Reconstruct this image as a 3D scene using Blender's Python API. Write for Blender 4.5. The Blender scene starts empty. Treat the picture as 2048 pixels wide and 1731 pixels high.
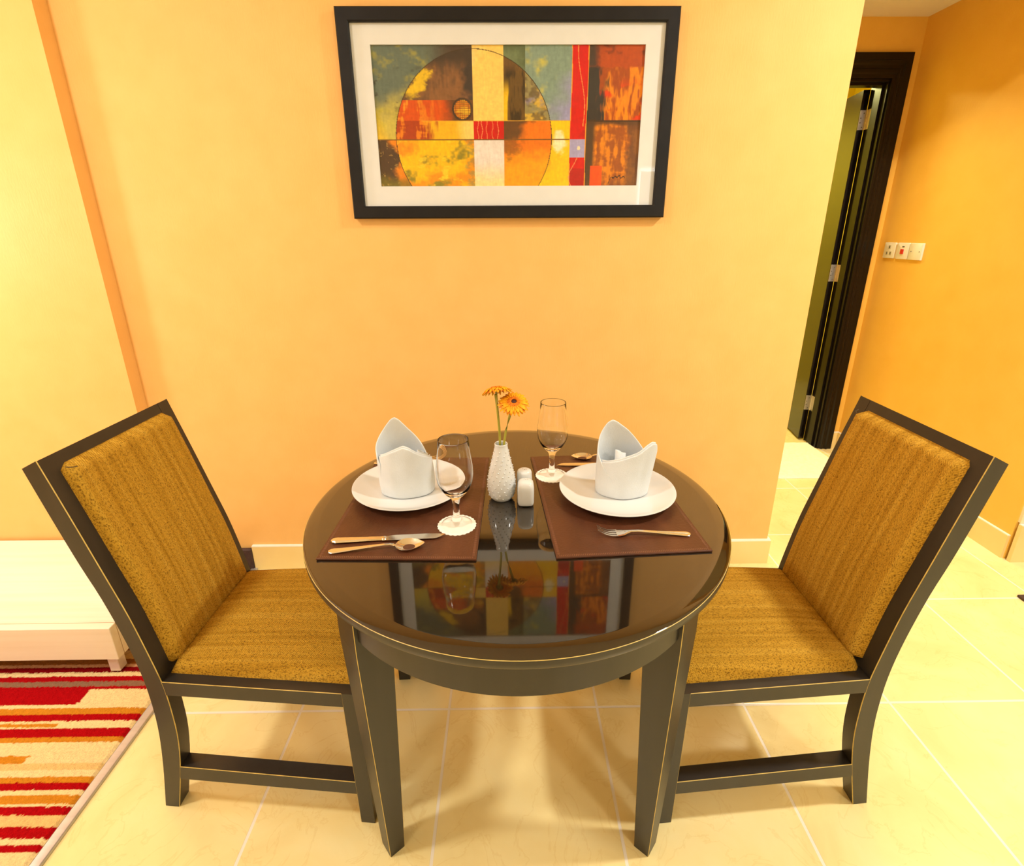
import bpy, bmesh, math, random
import numpy as np
from mathutils import Vector, Matrix, Euler
random.seed(7); RNG = np.random.default_rng(11)
S = bpy.context.scene
COL = S.collection
PI = math.pi

# ------------------------------------------------------------------ camera
F_PX, PP_X, PP_Y = 1030.568, 1024.0, 814.86
PITCH, YAW, ROLL, CAM_H = 0.332031889, 0.0112332302, 0.00507504589, 1.42
def cam_axes():
    cp, sp, cy, sy = math.cos(PITCH), math.sin(PITCH), math.cos(YAW), math.sin(YAW)
    fwd = Vector((sy*cp, cy*cp, -sp)); right = Vector((cy, -sy, 0)); down = fwd.cross(right)
    cr, sr = math.cos(ROLL), math.sin(ROLL)
    return cr*right + sr*down, -sr*right + cr*down, fwd
r_, d_, f_ = cam_axes()
cam = bpy.data.objects.new('camera', bpy.data.cameras.new('camera')); COL.objects.link(cam)
m = Matrix((( r_.x, -d_.x, -f_.x, 0), (r_.y, -d_.y, -f_.y, 0), (r_.z, -d_.z, -f_.z, CAM_H), (0, 0, 0, 1)))
cam.matrix_world = m
cam.data.sensor_fit = 'HORIZONTAL'; cam.data.sensor_width = 36.0
cam.data.lens = F_PX/2048*36
cam.data.shift_x = (1024-PP_X)/2048; cam.data.shift_y = (PP_Y-865.5)/2048
cam.data.clip_start = 0.02
S.camera = cam

# ------------------------------------------------------------------ view, world, big lights
S.view_settings.view_transform = 'Standard'; S.view_settings.look = 'None'
S.view_settings.gamma = 1.0; S.view_settings.use_curve_mapping = False
S.view_settings.exposure = -0.02
S.cycles.use_denoising = True
S.cycles.max_bounces = 10; S.cycles.sample_clamp_indirect = 6.0
w = bpy.data.worlds.new('world'); S.world = w; w.use_nodes = True
w.node_tree.nodes['Background'].inputs[0].default_value = (.75, .87, 1, 1)
w.node_tree.nodes['Background'].inputs[1].default_value = .6

def area(name, loc, rot, size, power, color, size_y=None, spread=PI):
    l = bpy.data.lights.new(name, 'AREA'); l.energy = power; l.color = color; l.spread = spread
    if size_y: l.shape = 'RECTANGLE'; l.size = size; l.size_y = size_y
    else: l.shape = 'DISK'; l.size = size
    o = bpy.data.objects.new(name, l); COL.objects.link(o); o.location = loc; o.rotation_euler = rot
    return o
WARM = (1.0, .94, .84)
# daylight through the balcony door behind the camera on the right
area('balcony_daylight', (2.45, -2.98, 1.2), (PI/2, 0, PI), 1.6, 105, (.74, .88, 1.0), 1.85)
# ceiling lamps of the room
area('ceiling_lamp_left', (-1.6, .42, 2.72), (0, 0, 0), .26, 34, WARM)
pl = bpy.data.lights.new('standing_lamp_left', 'POINT'); pl.energy = 40; pl.color = (.84, .93, 1.0); pl.shadow_soft_size = .13
po = bpy.data.objects.new('standing_lamp_left', pl); COL.objects.link(po); po.location = (-2.6, 1.22, 1.5)
area('ceiling_lamp_right', (1.78, .83, 2.72), (0, 0, 0), .20, 54, WARM)
area('ceiling_lamp_rear_left', (-1.8, -1.4, 2.72), (0, 0, 0), .4, 16, WARM)
area('ceiling_lamp_rear_right', (1.8, -1.4, 2.72), (0, 0, 0), .4, 36, WARM)
area('ceiling_lamp_passage', (1.65, 2.75, 2.455), (0, 0, 0), .14, 5, (1, .86, .55), spread=PI*.55)
area('ceiling_lamp_far_room', (1.7, 4.2, 2.4), (0, 0, 0), .3, 34, (1, .93, .35))

# ------------------------------------------------------------------ materials
def mat(name, base, rough=.5, metal=0, spec=.5, coat=0, trans=0, ior=1.5):
    m = bpy.data.materials.new(name); m.use_nodes = True
    b = m.node_tree.nodes['Principled BSDF']
    b.inputs['Base Color'].default_value = (*base, 1); b.inputs['Roughness'].default_value = rough
    b.inputs['Metallic'].default_value = metal; b.inputs['Specular IOR Level'].default_value = spec
    b.inputs['Coat Weight'].default_value = coat; b.inputs['Coat Roughness'].default_value = .03
    b.inputs['Transmission Weight'].default_value = trans; b.inputs['IOR'].default_value = ior
    return m
def N(m, t, **kw):
    n = m.node_tree.nodes.new(t)
    for k, v in kw.items():
        if k in n.inputs: n.inputs[k].default_value = v
        else: setattr(n, k, v)
    return n
def L(m, a, ao, b, bi): m.node_tree.links.new(a.outputs[ao], b.inputs[bi])
def PB(m): return m.node_tree.nodes['Principled BSDF']
def coords(m, scale=(1, 1, 1), loc=(0, 0, 0)):
    tc = N(m, 'ShaderNodeTexCoord'); mp = N(m, 'ShaderNodeMapping')
    mp.inputs['Scale'].default_value = scale; mp.inputs['Location'].default_value = loc
    L(m, tc, 'Object', mp, 'Vector'); return mp
def ramp(m, stops):
    r = N(m, 'ShaderNodeValToRGB'); e = r.color_ramp.elements
    while len(e) < len(stops): e.new(.5)
    for i, (p, c) in enumerate(stops): e[i].position = p; e[i].color = (*c, 1)
    return r
def noise_mat(name, stops, scale=(10, 10, 10), detail=4, rough=.5, bump=0, bump_scale=None, **kw):
    m = mat(name, stops[0][1], rough, **kw)
    mp = coords(m, scale); nz = N(m, 'ShaderNodeTexNoise', Scale=1.0, Detail=detail)
    L(m, mp, 'Vector', nz, 'Vector'); r = ramp(m, stops); L(m, nz, 'Fac', r, 'Fac')
    L(m, r, 'Color', PB(m), 'Base Color')
    if bump:
        src = nz
        if bump_scale:
            mp2 = coords(m, bump_scale); src = N(m, 'ShaderNodeTexNoise', Scale=1.0, Detail=3); L(m, mp2, 'Vector', src, 'Vector')
        bp = N(m, 'ShaderNodeBump', Strength=bump, Distance=.002); L(m, src, 'Fac', bp, 'Height'); L(m, bp, 'Normal', PB(m), 'Normal')
    return m
M = {}
M['wall'] = noise_mat('wall_paper', [(.3, (.87, .505, .160)), (.7, (.90, .535, .180))], (9, 9, 9), 3, .55, .25, (170, 170, 40), spec=.25)
M['wall_warm'] = noise_mat('wall_paper_passage_light', [(.3, (.85, .505, .085)), (.7, (.88, .535, .10))], (9, 9, 9), 3, .55, .25, (170, 170, 40), spec=.25)  # same wallpaper, with the yellower light of the passage put into its colour
M['wall_yellow'] = noise_mat('far_room_paint', [(.3, (.86, .70, .10)), (.7, (.90, .74, .12))], (6, 6, 6), 3, .6)
M['ceiling'] = noise_mat('ceiling_paint', [(.3, (.82, .76, .66)), (.7, (.85, .79, .69))], (5, 5, 5), 2, .8)
M['base'] = noise_mat('skirting_tile', [(.3, (.86, .65, .27)), (.7, (.90, .72, .34))], (6, 6, 6), 5, .3)
M['caulk'] = noise_mat('white_caulk', [(.3, (.88, .84, .76)), (.7, (.92, .88, .80))], (20, 20, 20), 2, .5)
M['return'] = noise_mat('pale_wall', [(.3, (.86, .74, .48)), (.7, (.88, .77, .52))], (6, 6, 6), 3, .5)
# floor tiles
def floor_mat():
    m = mat('floor_tile', (.85, .68, .33), .22, spec=.5)
    tc = N(m, 'ShaderNodeTexCoord'); mp = N(m, 'ShaderNodeMapping'); L(m, tc, 'Object', mp, 'Vector')
    mp.inputs['Location'].default_value = (.188+.464*10, -1.223+.474*20, 0)
    br = N(m, 'ShaderNodeTexBrick'); br.offset = 0; br.squash = 1
    br.inputs['Scale'].default_value = 1; br.inputs['Brick Width'].default_value = .464
    br.inputs['Row Height'].default_value = .474; br.inputs['Mortar Size'].default_value = .0046; br.inputs['Mortar Smooth'].default_value = .3
    br.inputs['Bias'].default_value = 0
    br.inputs['Color1'].default_value = (.45, .45, .45, 1); br.inputs['Color2'].default_value = (.55, .55, .55, 1)
    L(m, mp, 'Vector', br, 'Vector')
    n1 = N(m, 'ShaderNodeTexNoise', Scale=3.2, Detail=6.0, Roughness=.6, Distortion=.6); L(m, tc, 'Object', n1, 'Vector')
    c1 = ramp(m, [(.25, (.80, .65, .29)), (.5, (.88, .75, .37)), (.75, (.90, .81, .46))]); L(m, n1, 'Fac', c1, 'Fac')
    n2 = N(m, 'ShaderNodeTexNoise', Scale=5.5, Detail=8.0, Roughness=.55, Distortion=1.4); L(m, tc, 'Object', n2, 'Vector')
    c2 = ramp(m, [(.485, (1, 1, 1)), (.5, (.86, .76, .60)), (.515, (1, 1, 1))]); L(m, n2, 'Fac', c2, 'Fac')
    mu = N(m, 'ShaderNodeMix', data_type='RGBA', blend_type='MULTIPLY'); mu.inputs['Factor'].default_value = .35
    L(m, c1, 'Color', mu, 6); L(m, c2, 'Color', mu, 7)
    ov = N(m, 'ShaderNodeMix', data_type='RGBA', blend_type='OVERLAY'); ov.inputs['Factor'].default_value = .5
    L(m, mu, 2, ov, 6); L(m, br, 'Color', ov, 7)
    mx = N(m, 'ShaderNodeMix', data_type='RGBA'); L(m, br, 'Fac', mx, 'Factor'); L(m, ov, 2, mx, 6)
    mx.inputs[7].default_value = (.86, .82, .72, 1)
    L(m, mx, 2, PB(m), 'Base Color')
    bp = N(m, 'ShaderNodeBump', Strength=.4, Distance=.002, invert=True); L(m, br, 'Fac', bp, 'Height'); L(m, bp, 'Normal', PB(m), 'Normal')
    return m
M['floor'] = floor_mat()
M['dark'] = noise_mat('dark_stained_wood', [(.3, (.018, .016, .014)), (.7, (.025, .022, .019))], (30, 30, 4), 4, .36, spec=.55)
M['gold'] = noise_mat('worn_gold_edge', [(.3, (.46, .32, .07)), (.7, (.68, .50, .14))], (60, 60, 60), 3, .45)
M['table'] = noise_mat('black_lacquer', [(.3, (.012, .007, .003)), (.7, (.015, .009, .004))], (8, 8, 8), 3, .045, spec=.55, coat=1.0)
PB(M['table']).inputs['Coat IOR'].default_value = 1.5
M['frame'] = noise_mat('black_frame', [(.3, (.006, .006, .007)), (.7, (.009, .009, .010))], (20, 20, 20), 2, .5, spec=.25)
M['matboard'] = noise_mat('mat_board', [(.3, (.74, .77, .78)), (.7, (.77, .80, .81))], (30, 30, 30), 2, .8)
M['placemat'] = noise_mat('brown_leather', [(.3, (.060, .017, .006)), (.55, (.088, .027, .010)), (.75, (.125, .042, .016))], (14, 5, 9), 5, .42, .3, (160, 160, 160))
M['stitch'] = noise_mat('brown_stitch', [(.3, (.17, .075, .04)), (.7, (.22, .10, .05))], (60, 60, 60), 2, .6)
M['china'] = noise_mat('white_china', [(.3, (.67, .69, .69)), (.7, (.69, .71, .71))], (4, 4, 4), 2, .12)
M['linen'] = noise_mat('white_linen', [(.3, (.69, .74, .78)), (.7, (.73, .78, .82))], (25, 25, 25), 3, .85, .3, (420, 420, 420), spec=.1)
M['paper'] = noise_mat('doily_paper', [(.3, (.84, .82, .74)), (.7, (.90, .88, .80))], (90, 90, 90), 3, .8)
M['steel'] = noise_mat('polished_steel', [(.3, (.78, .76, .70)), (.7, (.84, .82, .77))], (10, 10, 10), 2, .13, metal=1)
M['nickel'] = noise_mat('satin_hinge_steel', [(.3, (.60, .58, .54)), (.7, (.70, .68, .64))], (40, 40, 40), 2, .32, metal=1)
M['screw'] = noise_mat('screw_dark', [(.3, (.12, .11, .10)), (.7, (.2, .19, .17))], (90, 90, 90), 2, .5)
M['alu'] = noise_mat('aluminium_strip', [(.3, (.50, .49, .50)), (.7, (.58, .57, .58))], (4, 90, 4), 3, .38, metal=.6)
M['door'] = noise_mat('dark_door_lacquer', [(.3, (.005, .003, .002)), (.7, (.007, .004, .0025))], (30, 30, 2), 4, .16, spec=.6)
M['door_frame'] = noise_mat('dark_door_frame', [(.3, (.005, .003, .002)), (.7, (.007, .004, .0025))], (30, 30, 2), 4, .3, spec=.3)
M['plastic'] = noise_mat('cream_plastic', [(.3, (.80, .76, .62)), (.7, (.83, .79, .65))], (20, 20, 20), 2, .35)
M['plastic_white'] = noise_mat('white_plastic', [(.3, (.84, .80, .74)), (.7, (.86, .83, .77))], (20, 20, 20), 2, .35)
M['red'] = noise_mat('red_plastic', [(.3, (.55, .01, .01)), (.7, (.65, .02, .015))], (60, 60, 60), 2, .35)
M['hole'] = noise_mat('socket_hole', [(.3, (.03, .02, .01)), (.7, (.05, .04, .02))], (60, 60, 60), 2, .7)
M['slot'] = noise_mat('socket_shutter', [(.3, (.50, .44, .26)), (.7, (.56, .50, .30))], (60, 60, 60), 2, .6)
M['bench'] = noise_mat('cream_laminate', [(.3, (.84, .76, .60)), (.5, (.88, .81, .66)), (.7, (.90, .84, .70))], (1.5, 45, 45), 4, .35)
M['bench_line'] = noise_mat('laminate_joint', [(.3, (.42, .30, .16)), (.7, (.5, .37, .2))], (20, 20, 20), 2, .6)
M['foot'] = noise_mat('brushed_foot', [(.3, (.78, .74, .72)), (.7, (.84, .80, .78))], (20, 20, 90), 3, .3, metal=.35)
M['rug'] = noise_mat('white_bath_rug', [(.3, (.86, .82, .66)), (.7, (.95, .92, .78))], (60, 60, 60), 5, .95, .8, (150, 150, 150), spec=.05)
M['dark_mat'] = noise_mat('dark_brown_mat', [(.3, (.045, .022, .02)), (.7, (.07, .035, .03))], (80, 80, 80), 4, .7)
M['stem'] = noise_mat('flower_stem', [(.3, (.30, .29, .025)), (.7, (.44, .40, .05))], (40, 40, 20), 3, .5)
M['disc'] = noise_mat('flower_disc', [(.3, (.05, .018, .012)), (.7, (.09, .03, .02))], (200, 200, 200), 3, .8, .6)
M['sepal'] = noise_mat('flower_sepal', [(.3, (.24, .22, .03)), (.7, (.36, .30, .05))], (60, 60, 60), 3, .6)
M['thread'] = noise_mat('seam_thread', [(.3, (.05, .03, .012)), (.7, (.08, .05, .02))], (90, 90, 90), 2, .8)
M['shaker_shadow'] = noise_mat('dark_green_shadow', [(.3, (.012, .03, .025)), (.7, (.02, .045, .035))], (90, 90, 90), 2, .4)  # shadow at the base of the shakers, put into a dark colour
M['window_frame'] = noise_mat('window_frame_white', [(.3, (.78, .78, .78)), (.7, (.82, .82, .82))], (20, 20, 20), 2, .4)
M['groove'] = M['hole']

def attr_mat(name, rough, bump=0, spec=.3):
    m = mat(name, (.5, .5, .5), rough, spec=spec)
    a = N(m, 'ShaderNodeVertexColor'); a.layer_name = 'pigment'
    L(m, a, 'Color', PB(m), 'Base Color')
    if bump:
        nz = N(m, 'ShaderNodeTexNoise', Scale=420.0, Detail=2.0); tc = N(m, 'ShaderNodeTexCoord'); L(m, tc, 'Object', nz, 'Vector')
        bp = N(m, 'ShaderNodeBump', Strength=bump, Distance=.003); L(m, nz, 'Fac', bp, 'Height'); L(m, bp, 'Normal', PB(m), 'Normal')
    return m
M['art'] = attr_mat('painted_print', .6)
M['carpet'] = attr_mat('carpet_pile', .95, .8, .05)
def petal_mat():
    m = attr_mat('gerbera_petal', .6); PB(m).inputs['Subsurface Weight'].default_value = 0
    return m
M['petal'] = petal_mat()

def fabric(name, axis):
    # woven upholstery: slubs run along `axis`, fine speckled weave on top
    m = mat(name, (.5, .26, .04), .8, spec=.12)
    a = (1.3, 75, 1.3)
    b = (240, 620, 240)
    mp = coords(m, a); n1 = N(m, 'ShaderNodeTexNoise', Scale=1.0, Detail=3.0, Roughness=.5); L(m, mp, 'Vector', n1, 'Vector')
    c1 = ramp(m, [(.26, (.36, .190, .016)), (.44, (.46, .255, .024)), (.58, (.52, .300, .034)), (.75, (.57, .35, .050))]); L(m, n1, 'Fac', c1, 'Fac')
    mp2 = coords(m, b); n2 = N(m, 'ShaderNodeTexNoise', Scale=1.0, Detail=1.0); L(m, mp2, 'Vector', n2, 'Vector')
    c2 = ramp(m, [(.30, (.32, .25, .18)), (.44, (.84, .82, .78)), (.58, (1.12, 1.1, 1.06))]); L(m, n2, 'Fac', c2, 'Fac')
    mu = N(m, 'ShaderNodeMix', data_type='RGBA', blend_type='MULTIPLY'); mu.inputs['Factor'].default_value = .85
    L(m, c1, 'Color', mu, 6); L(m, c2, 'Color', mu, 7); L(m, mu, 2, PB(m), 'Base Color')
    # herringbone ribs
    wv = N(m, 'ShaderNodeTexWave', Scale=130.0, Distortion=2.0); wv.bands_direction = 'DIAGONAL'
    tc = N(m, 'ShaderNodeTexCoord'); L(m, tc, 'Object', wv, 'Vector')
    ad = N(m, 'ShaderNodeMath', operation='ADD'); L(m, n2, 'Fac', ad, 0); L(m, wv, 'Fac', ad, 1)
    bp = N(m, 'ShaderNodeBump', Strength=.5, Distance=.0015); L(m, ad, 0, bp, 'Height'); L(m, bp, 'Normal', PB(m), 'Normal')
    return m
M['fabric_seat'] = fabric('golden_weave_seat', 'x')
M['fabric_back'] = fabric('golden_weave_back', 'z')
def glass_mat():
    m = bpy.data.materials.new('clear_glass'); m.use_nodes = True; nt = m.node_tree
    b = PB(m); b.inputs['Transmission Weight'].default_value = 1; b.inputs['Roughness'].default_value = 0
    b.inputs['IOR'].default_value = 1.30; b.inputs['Base Color'].default_value = (1, 1, 1, 1)
    return m
M['glass'] = glass_mat()
def pane_mat():
    m = bpy.data.materials.new('picture_glass'); m.use_nodes = True; nt = m.node_tree
    nt.nodes.remove(PB(m)); out = nt.nodes['Material Output']
    tr = N(m, 'ShaderNodeBsdfTransparent'); gl = N(m, 'ShaderNodeBsdfGlossy', Roughness=.0)
    fr0 = N(m, 'ShaderNodeFresnel', IOR=1.5); ge = N(m, 'ShaderNodeNewGeometry')
    inv = N(m, 'ShaderNodeMath', operation='SUBTRACT'); inv.inputs[0].default_value = 1; L(m, ge, 'Backfacing', inv, 1)
    fr = N(m, 'ShaderNodeMath', operation='MULTIPLY'); L(m, fr0, 0, fr, 0); L(m, inv, 0, fr, 1); mx = N(m, 'ShaderNodeMixShader')
    L(m, fr, 0, mx, 0); L(m, tr, 0, mx, 1); L(m, gl, 0, mx, 2); L(m, mx, 0, out, 'Surface'); return m
M['pane'] = pane_mat()
M['thin_glass'] = pane_mat(); M['thin_glass'].name = 'thin_blown_glass'

# ------------------------------------------------------------------ helpers
def tag(o, label=None, cat=None, group=None, kind=None):
    for k, v in (('label', label), ('category', cat), ('group', group), ('kind', kind)):
        if v: o[k] = v
    return o
def empty(name, loc, rz=0):
    o = bpy.data.objects.new(name, None); COL.objects.link(o); o.location = loc; o.rotation_euler = (0, 0, rz)
    o.empty_display_size = .05
    return o
PART_SCALE = 1.0      # scale factor on each mesh, lowered later to shrink the tabletop items
def link(name, me, mats, parent=None, smooth=False):
    if PART_SCALE != 1.0: me.transform(Matrix.Scale(PART_SCALE, 4))
    if not isinstance(mats, (list, tuple)): mats = [mats]
    for mm in mats: me.materials.append(M[mm] if isinstance(mm, str) else mm)
    if smooth:
        me.polygons.foreach_set('use_smooth', [True]*len(me.polygons))
    o = bpy.data.objects.new(name, me); COL.objects.link(o)
    if parent: o.parent = parent
    return o
def obj(name, bm, mats, parent=None, smooth=False, sharp=None):
    bmesh.ops.recalc_face_normals(bm, faces=bm.faces)
    me = bpy.data.meshes.new(name); bm.to_mesh(me); bm.free()
    o = link(name, me, mats, parent, smooth)
    if sharp is not None:
        me.set_sharp_from_angle(angle=math.radians(sharp))
    return o
def box(bm, x0, x1, y0, y1, z0, z1, mi=0):
    v = [bm.verts.new(p) for p in ((x0,y0,z0),(x1,y0,z0),(x1,y1,z0),(x0,y1,z0),(x0,y0,z1),(x1,y0,z1),(x1,y1,z1),(x0,y1,z1))]
    fs = []
    for f in ((0,3,2,1),(4,5,6,7),(0,1,5,4),(1,2,6,5),(2,3,7,6),(3,0,4,7)):
        fc = bm.faces.new([v[i] for i in f]); fc.material_index = mi; fs.append(fc)
    return v, fs
def boxes(*bs):
    bm = bmesh.new()
    for b in bs: box(bm, *b)
    return bm
def bevel(bm, w, edges=None, seg=1, mi=-1, clamp=True):
    es = edges if edges is not None else list(bm.edges)
    bmesh.ops.bevel(bm, geom=es, offset=w, segments=seg, affect='EDGES', profile=.5, material=mi, clamp_overlap=clamp)
    return bm
def lathe(bm, prof, n=64, cx=0, cy=0, mi=0, closed=False):
    rings = []
    for r, z in prof:
        if r < 1e-6: rings.append([bm.verts.new((cx, cy, z))])
        else: rings.append([bm.verts.new((cx+r*math.cos(2*PI*i/n), cy+r*math.sin(2*PI*i/n), z)) for i in range(n)])
    pairs = list(zip(rings, rings[1:])) + ([(rings[-1], rings[0])] if closed else [])
    for a, b in pairs:
        for i in range(n):
            j = (i+1) % n
            if len(a) == 1 and len(b) == 1: continue
            if len(a) == 1: f = bm.faces.new((a[0], b[i], b[j]))
            elif len(b) == 1: f = bm.faces.new((a[i], a[j], b[0]))
            else: f = bm.faces.new((a[i], a[j], b[j], b[i]))
            f.material_index = mi
    return rings
def tube(bm, pts, rad, n=10, mi=0):
    pts = [Vector(p) for p in pts]; rings = []
    up = Vector((0, 0, 1))
    for i, p in enumerate(pts):
        t = (pts[min(i+1, len(pts)-1)] - pts[max(i-1, 0)]).normalized()
        a = t.cross(up) if abs(t.dot(up)) < .98 else t.cross(Vector((1, 0, 0)))
        a.normalize(); b = t.cross(a); r = rad[i] if isinstance(rad, (list, tuple)) else rad
        rings.append([bm.verts.new(p + r*(math.cos(2*PI*k/n)*a + math.sin(2*PI*k/n)*b)) for k in range(n)])
    for a, b in zip(rings, rings[1:]):
        for k in range(n):
            f = bm.faces.new((a[k], a[(k+1) % n], b[(k+1) % n], b[k])); f.material_index = mi
    bm.faces.new(rings[0]).material_index = mi; bm.faces.new(rings[-1]).material_index = mi
def interp(x, pts):
    xs = [p[0] for p in pts]; ys = [p[1] for p in pts]
    return float(np.interp(x, xs, ys))
def smooth_chain(pts, n):
    # Catmull-Rom through 2-D points, sampled to n points
    P = [np.array(p, float) for p in pts]; P = [2*P[0]-P[1]] + P + [2*P[-1]-P[-2]]
    out = []; segs = len(P)-3
    for k in range(n):
        t = k/(n-1)*segs; i = min(int(t), segs-1); t -= i
        a, b, c, d = P[i:i+4]
        out.append(tuple(.5*((2*b) + (c-a)*t + (2*a-5*b+4*c-d)*t*t + (3*b-a-3*c+d)*t**3)))
    return out
def struct(name, bm, mats, parent=None, **kw):
    o = obj(name, bm, mats, parent, **kw)
    if not parent: o['kind'] = 'structure'
    return o
def vnoise(u, v, seed, octaves=4, rough=.5):
    # value noise on numpy arrays
    out = np.zeros_like(u); amp = 1; tot = 0
    for o in range(octaves):
        g = np.random.default_rng(seed*31+o).random((64, 64))
        x = u*2**o; y = v*2**o; xi = np.floor(x).astype(int); yi = np.floor(y).astype(int)
        fx = x-xi; fy = y-yi; fx = fx*fx*(3-2*fx); fy = fy*fy*(3-2*fy)
        a = g[xi % 64, yi % 64]; b = g[(xi+1) % 64, yi % 64]; c = g[xi % 64, (yi+1) % 64]; d = g[(xi+1) % 64, (yi+1) % 64]
        out += amp*((a*(1-fx)+b*fx)*(1-fy) + (c*(1-fx)+d*fx)*fy); tot += amp; amp *= rough
    return out/tot
def srgb(*c): return np.array([(x/255/12.92 if x/255 <= .04045 else ((x/255+.055)/1.055)**2.4) for x in c])
def grid_mesh(name, X, Y, Z, C=None):
    # X, Y, Z are 2-D arrays; C (n, m, 3) linear pigment colours
    n, k = X.shape
    me = bpy.data.meshes.new(name); idx = np.arange(n*k).reshape(n, k)
    faces = np.stack([idx[:-1, :-1], idx[1:, :-1], idx[1:, 1:], idx[:-1, 1:]], -1).reshape(-1, 4)
    me.vertices.add(n*k); me.vertices.foreach_set('co', np.stack([X, Y, Z], -1).astype(np.float32).ravel())
    me.loops.add(faces.size); me.loops.foreach_set('vertex_index', faces.ravel().astype(np.int32))
    me.polygons.add(len(faces)); me.polygons.foreach_set('loop_start', (np.arange(len(faces))*4).astype(np.int32))
    me.update(calc_edges=True)
    if C is not None:
        at = me.color_attributes.new('pigment', 'FLOAT_COLOR', 'POINT')
        c4 = np.concatenate([C.reshape(-1, 3), np.ones((n*k, 1))], 1).astype(np.float32); at.data.foreach_set('color', c4.ravel())
    return me

# ------------------------------------------------------------------ the room
YW = 1.96            # face of the wall behind the table
CEIL = 2.76; PCEIL = 2.475      # room and passage ceilings
struct('floor', boxes((-3.3, 3.8, -3.2, 5.2, -.06, 0)), 'floor')
struct('ceiling', boxes((-3.3, 3.8, -3.2, 5.2, CEIL, CEIL+.08)), 'ceiling')
struct('ceiling_passage', boxes((1.153, 2.25, 2.06, 3.22, PCEIL, CEIL)), 'ceiling')
struct('wall_passage_header', boxes((1.153, 2.25, YW, 2.06, 2.28, CEIL)), 'wall')
struct('wall_back', boxes((-3.2, 1.153, YW, 3.22, 0, CEIL)), 'wall')
struct('wall_back_pilaster', boxes((-3.2, -1.431, 1.9, YW, 0, CEIL)), 'wall')
struct('wall_left', boxes((-3.3, -3.2, -3.0, 3.4, 0, CEIL)), 'wall')
struct('wall_right', boxes((2.25, 3.7, YW, 3.22, 0, CEIL)), 'wall_warm')
struct('wall_right_outer', boxes((3.7, 3.8, -3.0, 5.2, 0, CEIL)), 'return')
struct('wall_right_return', boxes((2.256, 3.7, YW-.012, YW, .19, CEIL)), 'return')
# end wall of the passage with its door opening (opening x 1.28..2.115, z 0..2.19)
struct('wall_passage_end', boxes((2.115, 3.7, 3.22, 3.36, 0, CEIL), (1.0, 1.28, 3.22, 3.36, 0, CEIL), (1.28, 2.115, 3.22, 3.36, 2.19, CEIL)), 'wall_warm')
struct('wall_far_room', boxes((1.0, 1.1, 3.36, 5.0, 0, CEIL), (3.0, 3.1, 3.36, 5.0, 0, CEIL), (1.0, 3.1, 5.0, 5.1, 0, CEIL)), 'wall_yellow')
# wall behind the camera with the balcony opening
struct('wall_front', boxes((-3.3, 1.62, -3.1, -3.0, 0, CEIL), (3.28, 3.8, -3.1, -3.0, 0, CEIL), (1.62, 3.28, -3.1, -3.0, 2.15, CEIL), (1.62, 3.28, -3.1, -3.0, 0, .22)), 'return')
wn = empty('window_1', (2.45, -3.0, .22)); wn['kind'] = 'structure'
obj('window_frame', boxes((-.83, -.78, -.06, 0.0, 0, 1.93), (.78, .83, -.06, 0.0, 0, 1.93), (-.78, .78, -.06, 0, 0, .06), (-.78, .78, -.06, 0, 1.87, 1.93), (-.03, .03, -.06, .035, .06, 1.87)), 'window_frame', wn)

# skirting
def skirting(name, x0, x1, y0, y1, top=.115, cap=.004):
    o = struct(name, boxes((x0, x1, y0, y1, 0, top)), 'base')
    bm = boxes((x0, x1, y0, y1, top, top+cap)); obj('top_seal', bm, 'caulk', o)
    return o
skirting('baseboard_back', -1.12, 1.163, YW-.015, YW)
skirting('baseboard_passage_left', 1.153, 1.165, YW, 3.22)
skirting('baseboard_right', 2.238, 2.25, YW+.004, 3.205)
skirting('baseboard_passage_end', 2.206, 2.25, 3.208, 3.22)
skirting('baseboard_right_return', 2.25, 3.7, YW-.03, YW-.0125, .185)
struct('baseboard_pilaster', boxes((-3.2, -1.431, 1.888, 1.9, 0, .11)), 'base')
bm = boxes((-1.431, -1.122, YW-.02, YW, 0, .105)); bevel(bm, .004)
struct('trim_1', bm, 'dark_mat')

# metal strip between carpet and tiles
bm = boxes((-1.137, -1.110, -1.5, 1.955, 0, .009)); bevel(bm, .003, [e for e in bm.edges if abs((e.verts[0].co-e.verts[1].co).y) > 1 and e.verts[0].co.z > .005], 3)
o = struct('trim_2', bm, 'alu', smooth=True, sharp=40)

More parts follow.
